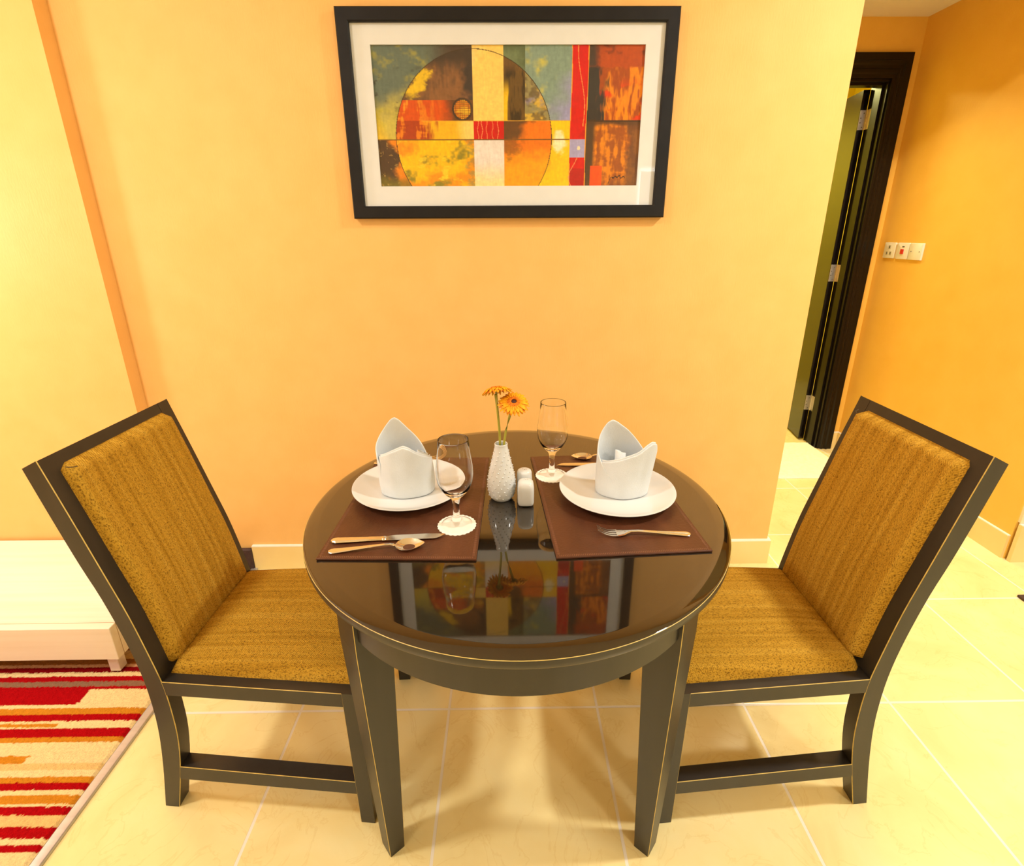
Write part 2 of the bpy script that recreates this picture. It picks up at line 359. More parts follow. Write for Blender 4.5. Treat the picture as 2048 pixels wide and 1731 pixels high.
# ------------------------------------------------------------------ fitted carpet with stripes
def carpet():
    st = .0032
    xs = np.arange(-2.75, -1.1375, st); ys = np.arange(.55, 1.895, st)
    X, Y = np.meshgrid(xs, ys, indexing='ij')
    red, dred, cream, gold, brown, grey, pink, tan = (srgb(178, 8, 16), srgb(140, 8, 18), srgb(250, 222, 160), srgb(214, 140, 36), srgb(160, 98, 40), srgb(150, 112, 84), srgb(222, 172, 130), srgb(240, 200, 128))
    # (lower y, colour for x below the notch line, colour beyond it)
    rows = [(1.60, gold, gold), (1.55, red, red), (1.52, cream, cream), (1.475, brown, brown), (1.435, tan, tan), (1.412, brown, brown), (1.400, pink, pink),
            (1.379, dred, dred), (1.362, cream, cream), (1.341, red, red), (1.321, grey, grey), (1.309, red, red), (1.252, red, cream), (1.239, cream, cream),
            (1.217, gold, gold), (1.194, red, red), (1.186, cream, cream), (1.174, gold, cream), (1.169, cream, cream), (1.140, red, red), (1.124, gold, gold),
            (1.084, cream, cream), (1.061, gold, cream), (1.042, tan, tan), (1.023, cream, cream), (1.007, gold, gold), (.987, red, red), (.974, cream, cream),
            (.951, gold, gold), (.945, cream, cream), (.924, red, red), (.896, tan, tan), (.870, red, red), (.856, cream, cream), (.840, red, red),
            (.80, cream, cream), (.775, red, red), (.75, gold, gold), (.71, red, red), (.68, cream, cream), (.65, grey, grey), (.61, red, red), (.0, cream, cream)]
    jit = (vnoise(X*60, Y*0+3, 5, 2)-.5)*.0022 + RNG.normal(0, .0006, X.shape)
    yy = Y + jit + .008*(X+1.37)*0; xx = X + (vnoise(Y*40, X*0, 6, 2)-.5)*.006 + (Y % .06)*.15
    C = np.zeros(X.shape+(3,)); C[:] = cream
    bounds = [r[0] for r in rows]
    done = np.zeros(X.shape, bool)
    for lo, a, b in rows:
        mk = (yy >= lo) & ~done; done |= mk
        C[mk & (xx < -1.363)] = a; C[mk & (xx >= -1.363)] = b
    C *= (.86 + .22*RNG.random(X.shape))[..., None]
    Z = .0065 + .0030*RNG.random(X.shape) + .0015*vnoise(X*30, Y*30, 9, 2)
    edge = X > xs[-3]; Z[edge] = .004
    me = grid_mesh('striped_carpet', X, Y, Z, C*.88)
    o = link('striped_carpet', me, 'carpet')
    tag(o, 'red, cream and gold striped pile carpet left of the metal strip', 'carpet')
carpet()

# ------------------------------------------------------------------ low bench cabinet at left
b = empty('low_cabinet', (-2.05, 1.63, 0))
tag(b, 'low cream laminate cabinet on short metal feet along the left wall', 'cabinet')
x0, x1, y0, y1 = -.75, .75, -.262, .258
bm = boxes((x0, x1, y0+.0305, y1, .072, .200)); bevel(bm, .0015); obj('body', bm, 'bench', b)
bm = boxes((x0, x1, y0, y0+.028, .072, .200)); bevel(bm, .0015); obj('front_panel', bm, 'bench', b)
bm = boxes((x0+.002, x1-.0015, y0+.0275, y0+.031, .074, .1985)); obj('panel_joint', bm, 'bench_line', b)
for fx in (x0+.02, x1-.048):
    for fy in (y0+.008, y1-.05):
        bm = boxes((fx, fx+.034, fy, fy+.034, .0145, .072)); bevel(bm, .002); obj('foot', bm, 'foot', b)

# ------------------------------------------------------------------ picture
def picture():
    p = empty('framed_picture', (.016, YW, 1.771))
    tag(p, 'black framed abstract print with white mat hanging above the table', 'picture')
    hw, hh, fw = .5445, .3115, .0410
    bm = bmesh.new()
    # mitred frame: profile swept round the rectangle
    prof = [(0, -.002), (0, -.026), (.004, -.030), (fw-.004, -.030), (fw, -.027), (fw, -.004)]   # (inset, y)
    cor = [(-1, -1), (1, -1), (1, 1), (-1, 1)]
    rings = [[bm.verts.new((sx*(hw-i), y, sz*(hh-i))) for i, y in prof] for sx, sz in cor]
    for k in range(4):
        a, c = rings[k], rings[(k+1) % 4]
        for j in range(len(prof)):
            q = (j+1) % len(prof); bm.faces.new((a[j], a[q], c[q], c[j]))
    obj('frame', bm, 'frame', p)
    ax0, ax1, az0, az1 = -.4435, .4435, -.2065, .2120     # print window in local coords
    iw, ih = hw-fw+.004, hh-fw+.004
    bm = boxes((-iw, ax0, -.016, -.010, -ih, ih), (ax1, iw, -.016, -.010, -ih, ih), (ax0, ax1, -.016, -.010, az1, ih), (ax0, ax1, -.016, -.010, -ih, az0))
    obj('mat_board', bm, 'matboard', p)
    bm = boxes((-iw, iw, -.0215, -.020, -ih, ih)); obj('glass', bm, 'pane', p)
    n, k = 540, 256
    u = np.linspace(0, 1, n)[:, None]*np.ones((1, k)); v = np.ones((n, 1))*np.linspace(0, 1, k)[None, :]   # v down
    W, H = ax1-ax0, az1-az0
    xm, ym = u*W, v*H
    cxm, cym, R = .367*W, .652*H, .263
    dist = np.hypot(xm-cxm, ym-cym); ins = dist < R
    n1 = vnoise(u*7, v*4, 1, 5, .6); n2 = vnoise(u*16, v*9, 2, 4, .6); n3 = vnoise(u*70, v*8, 3, 3, .6); n4 = vnoise(u*9, v*50, 4, 3, .6); nf = vnoise(u*120, v*60, 5, 2)
    n5 = vnoise(u*5, v*5, 6, 4); n6 = vnoise(u*24, v*20, 7, 4, .65)
    C = np.zeros((n, k, 3))
    def sm(x, a, b_): t = np.clip((x-a)/(b_-a), 0, 1); return t*t*(3-2*t)
    def mixc(a, b_, t): return a*(1-t[..., None]) + b_*t[..., None]
    def full(*c): return np.broadcast_to(srgb(*c), (n, k, 3)).copy()
    def put(mk, col): C[mk] = col[mk]
    vA, vB, vO = .517, .654, .369
    c1, c2, c3, c4, c5 = .367, .481, .5605, .734, .7945
    # left outside the circle
    a = mixc(full(108, 124, 112), full(206, 192, 96), sm(v*1.35+.5*(n1-.5)*1.6, .28, .85)); a = mixc(a, full(196, 186, 60), sm(n2, .55, .75)*.5)
    a = mixc(a, full(64, 60, 52), sm(n6, .60, .74)*sm(.5-np.abs(v-.3), .25, .5)*.8); a = mixc(a, full(240, 200, 40), sm(v-u*4, .38, .62)*.7)
    a = mixc(a, full(84, 70, 58), sm(u, .17, .30)*sm(.26-v, 0.02, .2))
    put((u < c1) & (v < vB), a)
    a = mixc(full(88, 66, 44), full(236, 146, 18), sm(u+.12*(n2-.5)+(n1-.5)*.06, .045, .085)); a = mixc(a, full(130, 120, 40), sm(v+.4*(n1-.5), .88, 1.05)*.8); a = mixc(a, full(190, 160, 90), (nf > .74)*1.*sm(.1-u, 0, .05)*.5)
    put((u < c1) & (v >= vB), a)
    # inside the circle, upper left
    a = mixc(full(98, 76, 58), full(146, 104, 66), sm(n1+.25*(n3-.5), .42, .66)); a = mixc(a, full(66, 56, 54), sm(u+.10*(n2-.5), .31, .345)); a = mixc(a, full(66, 54, 48), sm(.16-v+.1*(n1-.5), 0, .08)*.9)
    a = mixc(a, full(232, 198, 44), sm(n6*.6+.5*sm(.09-np.hypot((u-.150-(.30-v)*.35)*1.3, (v-.27)*.42), .0, .09), .50, .70))
    put(ins & (u < c1) & (v < vO), a)
    a = mixc(full(214, 92, 14), full(236, 158, 40), sm(n3+.3*(n4-.5), .46, .66)*sm(.30-u, 0.02, .2)); a = mixc(a, full(112, 74, 42), sm(u+.08*(n2-.5), .23, .30))
    put(ins & (u < c1) & (v >= vO) & (v < vA), a)
    a = mixc(full(176, 70, 14), full(232, 140, 24), sm(n3+.5*(n4-.5), .5, .72)); a = mixc(a, full(240, 190, 30), sm(u+.10*(n3-.5), .185, .235)); a = mixc(a, full(248, 216, 122), sm(u+.05*(n1-.5), .29, .355))
    put(ins & (u < c1) & (v >= vA) & (v < vB), a)
    a = mixc(full(246, 200, 10), full(238, 158, 16), sm(n1, .46, .62)); a = mixc(a, full(150, 140, 44), sm(v*.8+u*.8+1.1*(n2-.5), .93, 1.16)); a = mixc(a, full(250, 222, 60), sm(n6, .60, .74)*.7)
    a = mixc(a, full(126, 132, 90), sm(u+.14*(n6-.5), .335, .37)*.6)
    put(ins & (u < c1) & (v >= vB), a)
    # ball
    bd = np.hypot((u-.326)*W, (v-.436)*H)
    a = mixc(full(210, 130, 30), full(244, 196, 60), sm(n6+.4*(np.sin(v*H*900)*.25), .4, .6)); a = mixc(a, full(80, 46, 18), ((np.sin(v*H*1050) > .72) | (np.sin(u*W*900) > .85))*.75)
    put(bd < .028, a); put((bd >= .028) & (bd < .0345) & (u < c1-.002), mixc(full(66, 48, 38), full(90, 66, 48), n6))
    # cream / red / white column
    a = mixc(full(250, 226, 156), full(252, 216, 120), sm(n1+.3*(u-c1)*5, .4, .7)); put((u >= c1) & (u < c2) & (v < vA), a)
    a = full(206, 6, 6); put((u >= c1) & (u < c2) & (v >= vA) & (v < vB), a)
    for uu in (.383, .398, .416, .438, .459):
        wob = uu + .0022*np.sin(v*60+uu*200); put((np.abs(u-wob) < .0011) & (v > vA+.004) & (v < vB-.004), full(238, 150, 96))
    a = mixc(full(236, 228, 222), full(252, 226, 160), sm(v+.1*(n1-.5), .80, .98)); put((u >= c1) & (u < c2) & (v >= vB), a)
    # dark strip right of the cream column
    g = mixc(full(120, 138, 104), full(96, 112, 80), sm(n1, .4, .65)); put((u >= c2) & (u < c3) & (v < vA), g)
    a = mixc(full(112, 86, 38), full(66, 50, 26), sm(n3+.3*(n1-.5), .42, .64)); a = mixc(a, full(240, 200, 30), sm(.505-u+.03*(n3-.5), 0.0, .014)*sm(v, .2, .36)*sm(n2+.25, .45, .6)); a = mixc(a, full(140, 104, 56), sm(.21-v, 0, .1)*.6)
    put(ins & (u >= c2) & (u < c3) & (v < vA), a)
    # teal and lavender panel
    a = mixc(full(140, 164, 150), full(206, 200, 104), sm(n1+.45*(n2-.5), .50, .72)); a = mixc(a, full(166, 164, 208), sm(u+.22*(v-.3)+.20*(n1-.5), .64, .75))
    put((u >= c3) & (u < c4) & (v < vA), a)
    a = mixc(full(158, 150, 104), full(214, 182, 76), sm(n6, .48, .64)); a = mixc(a, full(150, 146, 184), sm(n1+.2*(v-.3), .50, .62)); a = mixc(a, full(112, 96, 66), sm(n2, .58, .7)*.8)
    put(ins & (u >= c3) & (u < c4) & (v < vA), a)
    # lower middle
    a = mixc(full(250, 206, 16), full(240, 160, 20), sm(n1+.35*(.62-v), .50, .66)); wsp = np.hypot((u-.692)*1.5, (v-.665)*.42) + .055*(n6-.5) + .03*(n1-.5); a = mixc(a, full(252, 240, 196), sm(.045-wsp, .005, .03))
    put((u >= c2) & (u < c4) & (v >= vA), a)
    a = mixc(full(236, 132, 14), full(246, 172, 16), sm(v+.5*(n1-.5), .74, .92)); a = mixc(a, full(62, 54, 46), sm(.60-u-.5*(v-vA)+.10*(n2-.5), .0, .04)*sm(.66-v, -.02, .02)); a = mixc(a, full(126, 84, 34), sm(.80-v-.5*np.abs(u-.5)+.3*(n6-.5), 0, .12)*.7*sm(.58-u, 0, .05))
    put(ins & (u >= c2) & (u < c4) & (v >= vA), a)
    # red column with its blue square
    a = full(214, 4, 4); a = mixc(a, full(170, 4, 6), sm(n1, .6, .75)*.6); a = mixc(a, full(176, 6, 8), (v > .87)*.7); put((u >= c4) & (u < c5), a)
    wob = .760 - .004 + .030*np.sin(np.clip((v-.02)/.52, 0, 1)*PI*.62)**2 - .028*sm(v, .5, .68)*0
    put((np.abs(u-wob) < .0012) & (v < .56), full(242, 160, 90))
    put((u >= c4) & (u < c5) & (v >= vB) & (v < .786), mixc(full(172, 170, 214), full(184, 178, 212), n1)); put((np.hypot((u-.768)*2.2, (v-.715)*.8) < .013+.012*(n6-.5)), full(236, 226, 190))
    wob = .748 + .016*np.cos((v-.786)/.214*PI*1.25+.4); put((np.abs(u-wob) < .0012) & (v >= .786), full(242, 170, 110))
    # right block
    st = sm(n3+.4*(n1-.5), .40, .62)
    a = mixc(full(172, 84, 22), full(240, 148, 20), st); a = mixc(a, full(228, 70, 16), sm(n2+.5*(u-.9), .56, .66)*sm(v, .2, .35)); a = mixc(a, full(60, 56, 54), sm(.868-u+.10*(n3-.5), 0, .03))
    a = mixc(a, mixc(full(122, 56, 32), full(186, 84, 28), sm(n2, .45, .6)), sm(.150-v+.05*(n2-.5), 0, .02)); a = mixc(a, full(78, 62, 54), sm(.84-u+.05*(n2-.5), 0, .03)*sm(.16-v, 0, .03))
    put((u >= c5) & (v < vA), a)
    a = mixc(full(166, 92, 26), full(232, 146, 22), sm(.55*n3+.45*n6, .42, .62)); a = mixc(a, full(90, 66, 40), sm(.835-u+.02*(n3-.5), 0, .02)); a = mixc(a, full(92, 64, 36), sm(.565-v+.03*(n2-.5), 0, .03)*.9); a = mixc(a, full(112, 76, 46), sm(u+.05*(n2-.5), .945, .965)*.8); a = mixc(a, full(120, 80, 44), sm(v+.15*(n2-.5), .93, 1.02)*.6)
    a = mixc(a, full(240, 92, 14), ((u > .815) & (u < .862) & (v > .85))*.9); put((u >= c5) & (v >= vA), a)
    put((np.abs(v-vA-.004+.006*(n2-.5)) < .006) & (u > c5), full(76, 52, 30))
    # drawn lines
    put((np.abs(dist-R) < .0011) & (u < .70), full(66, 50, 30))
    put((np.abs(v-vA) < .0032) & (u > .17) & (u < c4), full(226, 176, 60)); put((np.abs(v-vB) < .0032) & (u < c4), full(130, 92, 36))
    for uu in (c4, c5): put(np.abs(u-uu-(0.0015*np.sin(v*7))) < .0014, full(240, 170, 60))
    # scribbled signature
    su = .900; zig = .945 - .012*np.abs(((u-su)*130) % 2-1) - .010*((u-su)*30 % 1)
    put((np.abs(v-zig) < .0055) & (u > su) & (u < su+.052), full(64, 36, 20)); put((np.abs((u-.893)*1.2+(v-.96)*.22) < .0016) & (v > .935) & (v < .985), full(64, 36, 20))
    n7 = vnoise(u*190, v*22, 8, 3, .6); n8 = vnoise(u*60, v*60, 9, 4, .7)
    C *= (.80 + .22*n7 + .22*n8)[..., None]
    C *= (.94 + .12*nf)[..., None]
    X = ax0 + u*W; Z = az1 - v*H
    me = grid_mesh('artwork', X, np.full_like(X, -.0095), Z, .95*np.clip(C, 0, 1)**1.13)
    link('artwork', me, 'art', p)
picture()

# ------------------------------------------------------------------ door at the end of the passage
d = empty('door_1', (2.115, 3.22, 0)); d['kind'] = 'structure'
d['label'] = 'dark lacquered door standing open at the end of the passage'
def casing():
    # stepped architrave: outer board, two mouldings and the reveal
    prof = [(.090, 0), (.090, -.020), (.064, -.020), (.060, -.026), (.052, -.026), (.046, -.019), (.034, -.019), (.030, -.023), (.020, -.023), (.014, -.014), (0, -.014), (0, 0)]
    bm = bmesh.new()
    x_in0, x_in1, top = -.835, 0.0, 2.19
    path = [((x_in1, 0), (1, 0)), ((x_in1, top), (1, 1)), ((x_in0, top), (-1, 1)), ((x_in0, 0), (-1, 0))]
    rings = []
    for (px, pz), (ox, oz) in path:
        rings.append([bm.verts.new((px+ox*o_, y, pz+oz*o_*1.33)) for o_, y in prof])
    for a, c in zip(rings, rings[1:]):
        for j in range(len(prof)):
            q = (j+1) % len(prof); bm.faces.new((a[j], a[q], c[q], c[j]))
    bm.faces.new(rings[0]); bm.faces.new(rings[-1])
    return bm
obj('casing', casing(), 'door_frame', d)
bm = boxes((-.008, .012, 0, .14, 0, 2.2), (-.849, -.835, 0, .14, 0, 2.2), (-.835, -.008, 0, .14, 2.178, 2.2), (-.020, -.008, .03, .085, 0, 2.178), (-.835, -.02, .03, .085, 2.166, 2.178))
obj('jamb', bm, 'door_frame', d)
leaf = empty('leaf', (-.006, .138, 0)); leaf.parent = d; leaf.rotation_euler = (0, 0, -math.radians(9))
bm = boxes((-.040, -.004, .002, .80, .012, 2.17)); bevel(bm, .0015)
obj('panel', bm, 'door', leaf)
for z in (2.015, 1.15, .28):
    bm = boxes((-.0385, -.004, -.0005, .002, z-.052, z+.052)); bevel(bm, .0005); obj('hinge_plate', bm, 'nickel', leaf)
    bm = bmesh.new(); 
    for q in range(5):
        lathe(bm, [(0, z-.052+q*.021), (.006, z-.052+q*.021), (.006, z-.0325+q*.021), (0, z-.0325+q*.021)], 12, 0.0, -.004)
    obj('hinge_knuckle', bm, 'nickel', leaf, True, 40)
    bm = bmesh.new()
    for dz, dx in ((.035, -.012), (.010, -.026), (-.014, -.026), (-.038, -.013)):
        rs = bmesh.ops.create_cone(bm, cap_ends=True, segments=12, radius1=.0036, radius2=.0036, depth=.0012, matrix=Matrix.Translation((dx-.004, -.0008, z+dz)) @ Matrix.Rotation(PI/2, 4, 'X'))
    obj('hinge_screw', bm, 'screw', leaf)
    bm = boxes((-.0095, -.0082, .098, .139, z-.052, z+.052)); obj('frame_hinge_plate', bm, 'nickel', d)
bm = boxes((-.835, -.008, .085, .125, 0, .004)); obj('threshold', bm, 'base', d)

# ------------------------------------------------------------------ rugs on the floor
def rug(name, x0, x1, y0, y1, h, m, label, cat, n=60, amp=.003):
    X, Y = np.meshgrid(np.linspace(x0, x1, n), np.linspace(y0, y1, n), indexing='ij')
    Z = h + amp*RNG.random(X.shape)
    Z[0, :] = Z[-1, :] = .001; Z[:, 0] = Z[:, -1] = .001
    wob = .003*(vnoise(X*12, Y*12, 4, 2)-.5)
    me = grid_mesh(name, X+wob, Y+wob, Z); o = link(name, me, m, smooth=True)
    tag(o, label, cat); return o
rug('bath_rug', 1.30, 2.105, 2.765, 3.30, .009, 'rug', 'white rectangular rug on the tiles in front of the open door', 'rug')
bm = boxes((2.068, 2.75, .95, 1.706, 0.0005, .012)); bevel(bm, .003); o = obj('floor_mat', bm, 'dark_mat')
tag(o, 'dark brown mat corner on the tiles at the right edge', 'mat')

# ------------------------------------------------------------------ wall plates on the right wall
def plate(name, yc, h, w_, cream, label, cat, round_):
    e = empty(name, (2.25, yc, 1.297)); tag(e, label, cat)
    bm = boxes((-.010, 0, -w_/2, w_/2, -h/2, h/2))
    bevel(bm, .007 if round_ else .002, [ed for ed in bm.edges if abs((ed.verts[0].co-ed.verts[1].co).x) > .005], 4)
    bevel(bm, .0025, [ed for ed in bm.edges if ed.verts[0].co.x < -.009 and ed.verts[1].co.x < -.009], 2)
    obj('cover', bm, 'plastic' if cream else 'plastic_white', e, True, 35)
    return e
e = plate('power_socket', 3.113, .088, .088, True, 'cream three pin socket plate nearest the door', 'socket', True)
for dy, dz, w_, h_ in ((0, .018, .010, .012), (.014, -.016, .009, .012), (-.014, -.016, .009, .012)):
    obj('pin_slot', boxes((-.0108, -.0095, dy-w_/2-.004, dy+w_/2+.004, dz-h_/2-.004, dz+h_/2+.004)), 'slot', e)
    obj('pin_hole', boxes((-.0112, -.0100, dy-w_/2+.002, dy+w_/2-.002, dz-h_/2, dz+h_/2)), 'hole', e)
e = plate('heater_switch', 3.009, .088, .092, False, 'white switch plate with a red rocker, between two other plates', 'switch', True)
bm = boxes((-.016, -.009, -.012, .010, -.017, .010)); bevel(bm, .002); obj('rocker', bm, 'red', e)
obj('indicator', boxes((-.0112, -.009, -.012, .004, .020, .026)), 'hole', e)
e = plate('blank_plate', 2.911, .088, .094, False, 'white blank wall plate with two screws, farthest from the door', 'wall plate', False)
for dy in (-.030, .030):
    bm = bmesh.new(); bmesh.ops.create_cone(bm, cap_ends=True, segments=14, radius1=.0032, radius2=.0032, depth=.0016, matrix=Matrix.Translation((-.0103, dy, 0)) @ Matrix.Rotation(PI/2, 4, 'Y'))
    obj('screw', bm, 'screw', e)

# ------------------------------------------------------------------ dining table
TX, TY, TZ = .0217, 1.1067, .797
t = empty('dining_table', (TX, TY, 0))
tag(t, 'round black lacquered dining table with square tapered legs', 'table')
bm = bmesh.new()
lathe(bm, [(0, TZ-.020), (.45, TZ-.020), (.480, TZ-.0225), (.4832, TZ-.0215)], 160)
lathe(bm, [(0, TZ), (.44, TZ), (.4540, TZ), (.4553, TZ), (.4560, TZ-.00004), (.4600, TZ-.0004), (.470, TZ-.0015), (.479, TZ-.0028), (.4836, TZ-.0040)], 160)
lathe(bm, [(.4836, TZ-.0209), (.4848, TZ-.012), (.4845, TZ-.0048)], 160, mi=2)
lathe(bm, [(.4836, TZ-.0040), (.4845, TZ-.0048)], 160, mi=1)
lathe(bm, [(.4832, TZ-.0215), (.4836, TZ-.0209)], 160, mi=1)
bmesh.ops.remove_doubles(bm, verts=bm.verts, dist=1e-5)
obj('tabletop', bm, ['table', 'gold', 'dark'], t, True, 35)
bm = bmesh.new()
lathe(bm, [(.418, .671), (.4388, .671), (.4400, .6722), (.4400, .7765), (.418, .7765)], 160, closed=True)
obj('apron', bm, 'dark', t, True, 40)
def table_leg(ang, r0, r1):
    # square leg facing outwards along `ang`, straight at the top and tapering to the floor
    bm = bmesh.new(); er = Vector((math.cos(ang), math.sin(ang), 0)); et = Vector((-er.y, er.x, 0)); rows = []
    for z, ro, hwid, dep in ((0, r0, .0215, .038), (.640, r1, .040, .078), (.7765, r1, .040, .078)):
        rows.append([bm.verts.new(er*r + et*q + Vector((0, 0, z))) for r, q in ((ro, -hwid), (ro, hwid), (ro-dep, hwid), (ro-dep, -hwid))])
    for a, b_ in zip(rows, rows[1:]):
        for i in range(4): bm.faces.new((a[i], a[(i+1) % 4], b_[(i+1) % 4], b_[i]))
    bm.faces.new(rows[0]); bm.faces.new(rows[-1])
    bevel(bm, .0011, [e for e in bm.edges if abs(e.verts[0].co.z-e.verts[1].co.z) > .05], 1, 1)
    return bm
for a_, r0_ in ((-140, .4205), (-41, .426), (139, .424), (41, .424)):
    obj('leg', table_leg(math.radians(a_), r0_, .4465), ['dark', 'gold'], t)

# ------------------------------------------------------------------ dining chairs (local: +x forward, origin under the middle of the back legs)
REAR = smooth_chain([(0, 0), (.028, .15), (.045, .276), (.048, .385), (.042, .47), (.027, .56), (.004, .66), (-.02, .74), (-.05, .855), (-.082, .985)], 30)
FRONT = smooth_chain([(.038, 0), (.074, .15), (.090, .25), (.0935, .34), (.0925, .385), (.090, .425), (.076, .51), (.057, .61), (.029, .72), (-.007, .86), (-.041, .987)], 30)
def hw(x): return .205 + .0648*x
def front_x(z): return interp(z, [(q[1], q[0]) for q in FRONT])
def rear_x(z): return interp(z, [(q[1], q[0]) for q in REAR])
def make_chair():
    c = empty('dining_chair', (0, 0, 0))
    # back posts: curved leg and upright in one piece
    zs = [.987*i/34 for i in range(35)]
    for s in (-1, 1):
        bm = bmesh.new(); rows = []
        for z in zs:
            fx, rx = front_x(z), rear_x(z*.982)
            c_ = .0015
            rows.append([bm.verts.new((fx-c_, s*hw(fx), z)), bm.verts.new((fx, s*(hw(fx)-c_), z)), bm.verts.new((fx, s*(hw(fx)-.040), z)), bm.verts.new((rx, s*(hw(rx)-.040), z*.982)), bm.verts.new((rx, s*hw(rx), z*.982))])
        for a, b_ in zip(rows, rows[1:]):
            for i in range(5): bm.faces.new((a[i], a[(i+1) % 5], b_[(i+1) % 5], b_[i])).material_index = 1 if i == 0 else 0
        bm.faces.new(rows[0]); bm.faces.new(rows[-1])
        obj('back_post', bm, ['dark', 'gold'], c, True, 30)
    # board that fills the back between the posts, and the top rail
    def board(z0, z1, inset, th, nm, margin):
        bm = bmesh.new(); rows = []; n = 16
        for i in range(n+1):
            z = z0+(z1-z0)*i/n; fx = front_x(z)-inset; bx = fx-th; y = hw(fx)-.040+margin
            rows.append([bm.verts.new((fx, -y, z)), bm.verts.new((fx, y, z)), bm.verts.new((bx, y, z*.983)), bm.verts.new((bx, -y, z*.983))])
        for a, b_ in zip(rows, rows[1:]):
            for k in range(4): bm.faces.new((a[k], a[(k+1) % 4], b_[(k+1) % 4], b_[k]))
        bm.faces.new(rows[0]); bm.faces.new(rows[-1])
        return obj(nm, bm, 'dark', c, True, 30)
    board(.40, .925, .002, .022, 'back_panel', -.0003)
    board(.926, .9868, .0006, .036, 'top_rail', -.0003)
    # back cushion: bulging pad following the curve
    bm = bmesh.new(); nz, ny = 44, 30; hwid = .170; z0, z1 = .436, .962; grid = []
    for i in range(nz+1):
        a = i/nz; z = z0+(z1-z0)*a; row = []
        for j in range(ny+1):
            q = -1+2*j/ny
            # rounded-corner plan, falling off to the board at the rim
            ex = min(1, (1-abs(q))*hwid/.016); ez = min(1, min(a, 1-a)*(z1-z0)/.016)
            ex = max(ex, 0); ez = max(ez, 0)
            h = math.sqrt(max(0, 1-(1-ex)**2))*math.sqrt(max(0, 1-(1-ez)**2))
            bulge = .027*h + .006*(1-q*q)*(1-(2*a-1)**2)
            y = q*hwid
            cz = max(0, abs(2*a-1)*.26-.245)/.015; 
            y *= 1-.05*max(0, (abs(2*a-1)-.965)/.035)**2
            row.append(bm.verts.new((front_x(z)-.0025+bulge, y, z)))
        grid.append(row)
    for i in range(nz):
        for j in range(ny): bm.faces.new((grid[i][j], grid[i][j+1], grid[i+1][j+1], grid[i+1][j]))
    obj('back_cushion', bm, 'fabric_back', c, True)
    # stray seam thread at the cushion corner
    bm = bmesh.new(); tube(bm, [(front_x(.956)+.014, -.168, .958), (front_x(.956)+.024, -.164, .956), (front_x(.956)+.027, -.155, .954)], .0011, 6); obj('seam_thread', bm, 'thread', c)
    # front legs
    FX0, FX1 = .520, .556
    for s in (-1, 1):
        bm = bmesh.new()
        v = []
        for z, k in ((0, 0), (.425, 1)):
            x0_, x1_ = FX0 + (.004 if z == 0 else 0), FX1+(.004 if z == 0 else 0)
            v.append([bm.verts.new((x, s*(hw(x)-o_), z)) for x, o_ in ((x0_, 0), (x0_, .040), (x1_, .040), (x1_, 0))])
        for i in range(4): bm.faces.new((v[0][i], v[0][(i+1) % 4], v[1][(i+1) % 4], v[1][i]))
        bm.faces.new(v[0]); bm.faces.new(v[1])
        es = [e for e in bm.edges if abs(e.verts[0].co.z-e.verts[1].co.z) > .1 and abs(e.verts[0].co.y) > hw(.53)-.02 and e.verts[0].co.x < .54 and e.verts[1].co.x < .54]
        bevel(bm, .0010, es, 1, 1)
        obj('leg', bm, ['dark', 'gold'], c)
    # rails and stretchers
    def bar(nm, xa, xb, za0, za1, zb0, zb1, off, th):
        for s in (-1, 1):
            bm = bmesh.new(); v = []
            for x, z0_, z1_ in ((xa, za0, za1), (xb, zb0, zb1)):
                yo, yi = s*(hw(x)-off), s*(hw(x)-off-th)
                v.append([bm.verts.new((x, yo, z0_)), bm.verts.new((x, yi, z0_)), bm.verts.new((x, yi, z1_)), bm.verts.new((x, yo, z1_))])
            for i in range(4): bm.faces.new((v[0][i], v[0][(i+1) % 4], v[1][(i+1) % 4], v[1][i]))
            bm.faces.new(v[0]); bm.faces.new(v[1])
            es = [e for e in bm.edges if all(abs(abs(q.co.y)-hw(q.co.x)+off) < .002 and q.co.z > (za0+za1)/2 for q in e.verts) and abs(e.verts[0].co.x-e.verts[1].co.x) > .1]
            bevel(bm, .0013, es, 1, 1)
            obj(nm, bm, ['dark', 'gold'], c)
    bar('side_rail', front_x(.405)-.004, FX0+.0005, .385, .425, .385, .425, .0004, .040)
    bar('stretcher', front_x(.125)-.004, FX0+.003, .105, .148, .101, .142, .0004, .038)
    y = hw(FX1)-.041
    obj('front_rail', boxes((FX0+.004, FX1-.004, -y, y, .385, .425)), 'dark', c)
    x = front_x(.40); y = hw(.06)-.041
    obj('rear_rail', boxes((x-.034, x-.004, -y, y, .385, .4245)), 'dark', c)
    # seat cushion
    bm = bmesh.new(); nx, ny = 40, 34; xa, xb = front_x(.43)+.004, .566; grid = []
    for i in range(nx+1):
        a = i/nx; x = xa+(xb-xa)*a; row = []
        for j in range(ny+1):
            q = -1+2*j/ny; W_ = hw(min(x, .556))-.027
            dx = min(a, 1-a)*(xb-xa); dy = (1-abs(q))*W_
            e1 = min(1, dx/.022); e2 = min(1, dy/.024)
            h = math.sqrt(max(0, 1-(1-e1)**2))*math.sqrt(max(0, 1-(1-e2)**2))
            z = .4235 + .030*h + .020*h*(1-q**2)*(1-(2*a-1)**4)
            row.append(bm.verts.new((x, q*W_, z)))
        grid.append(row)
    for i in range(nx):
        for j in range(ny): bm.faces.new((grid[i][j], grid[i][j+1], grid[i+1][j+1], grid[i+1][j]))
    obj('seat', bm, 'fabric_seat', c, True)
    return c
def dup(root):
    r = root.copy(); COL.objects.link(r)
    for ch in list(root.children):
        k = ch.copy(); COL.objects.link(k); k.parent = r
        for g in list(ch.children):
            h = g.copy(); COL.objects.link(h); h.parent = k
    return r
chair = make_chair()
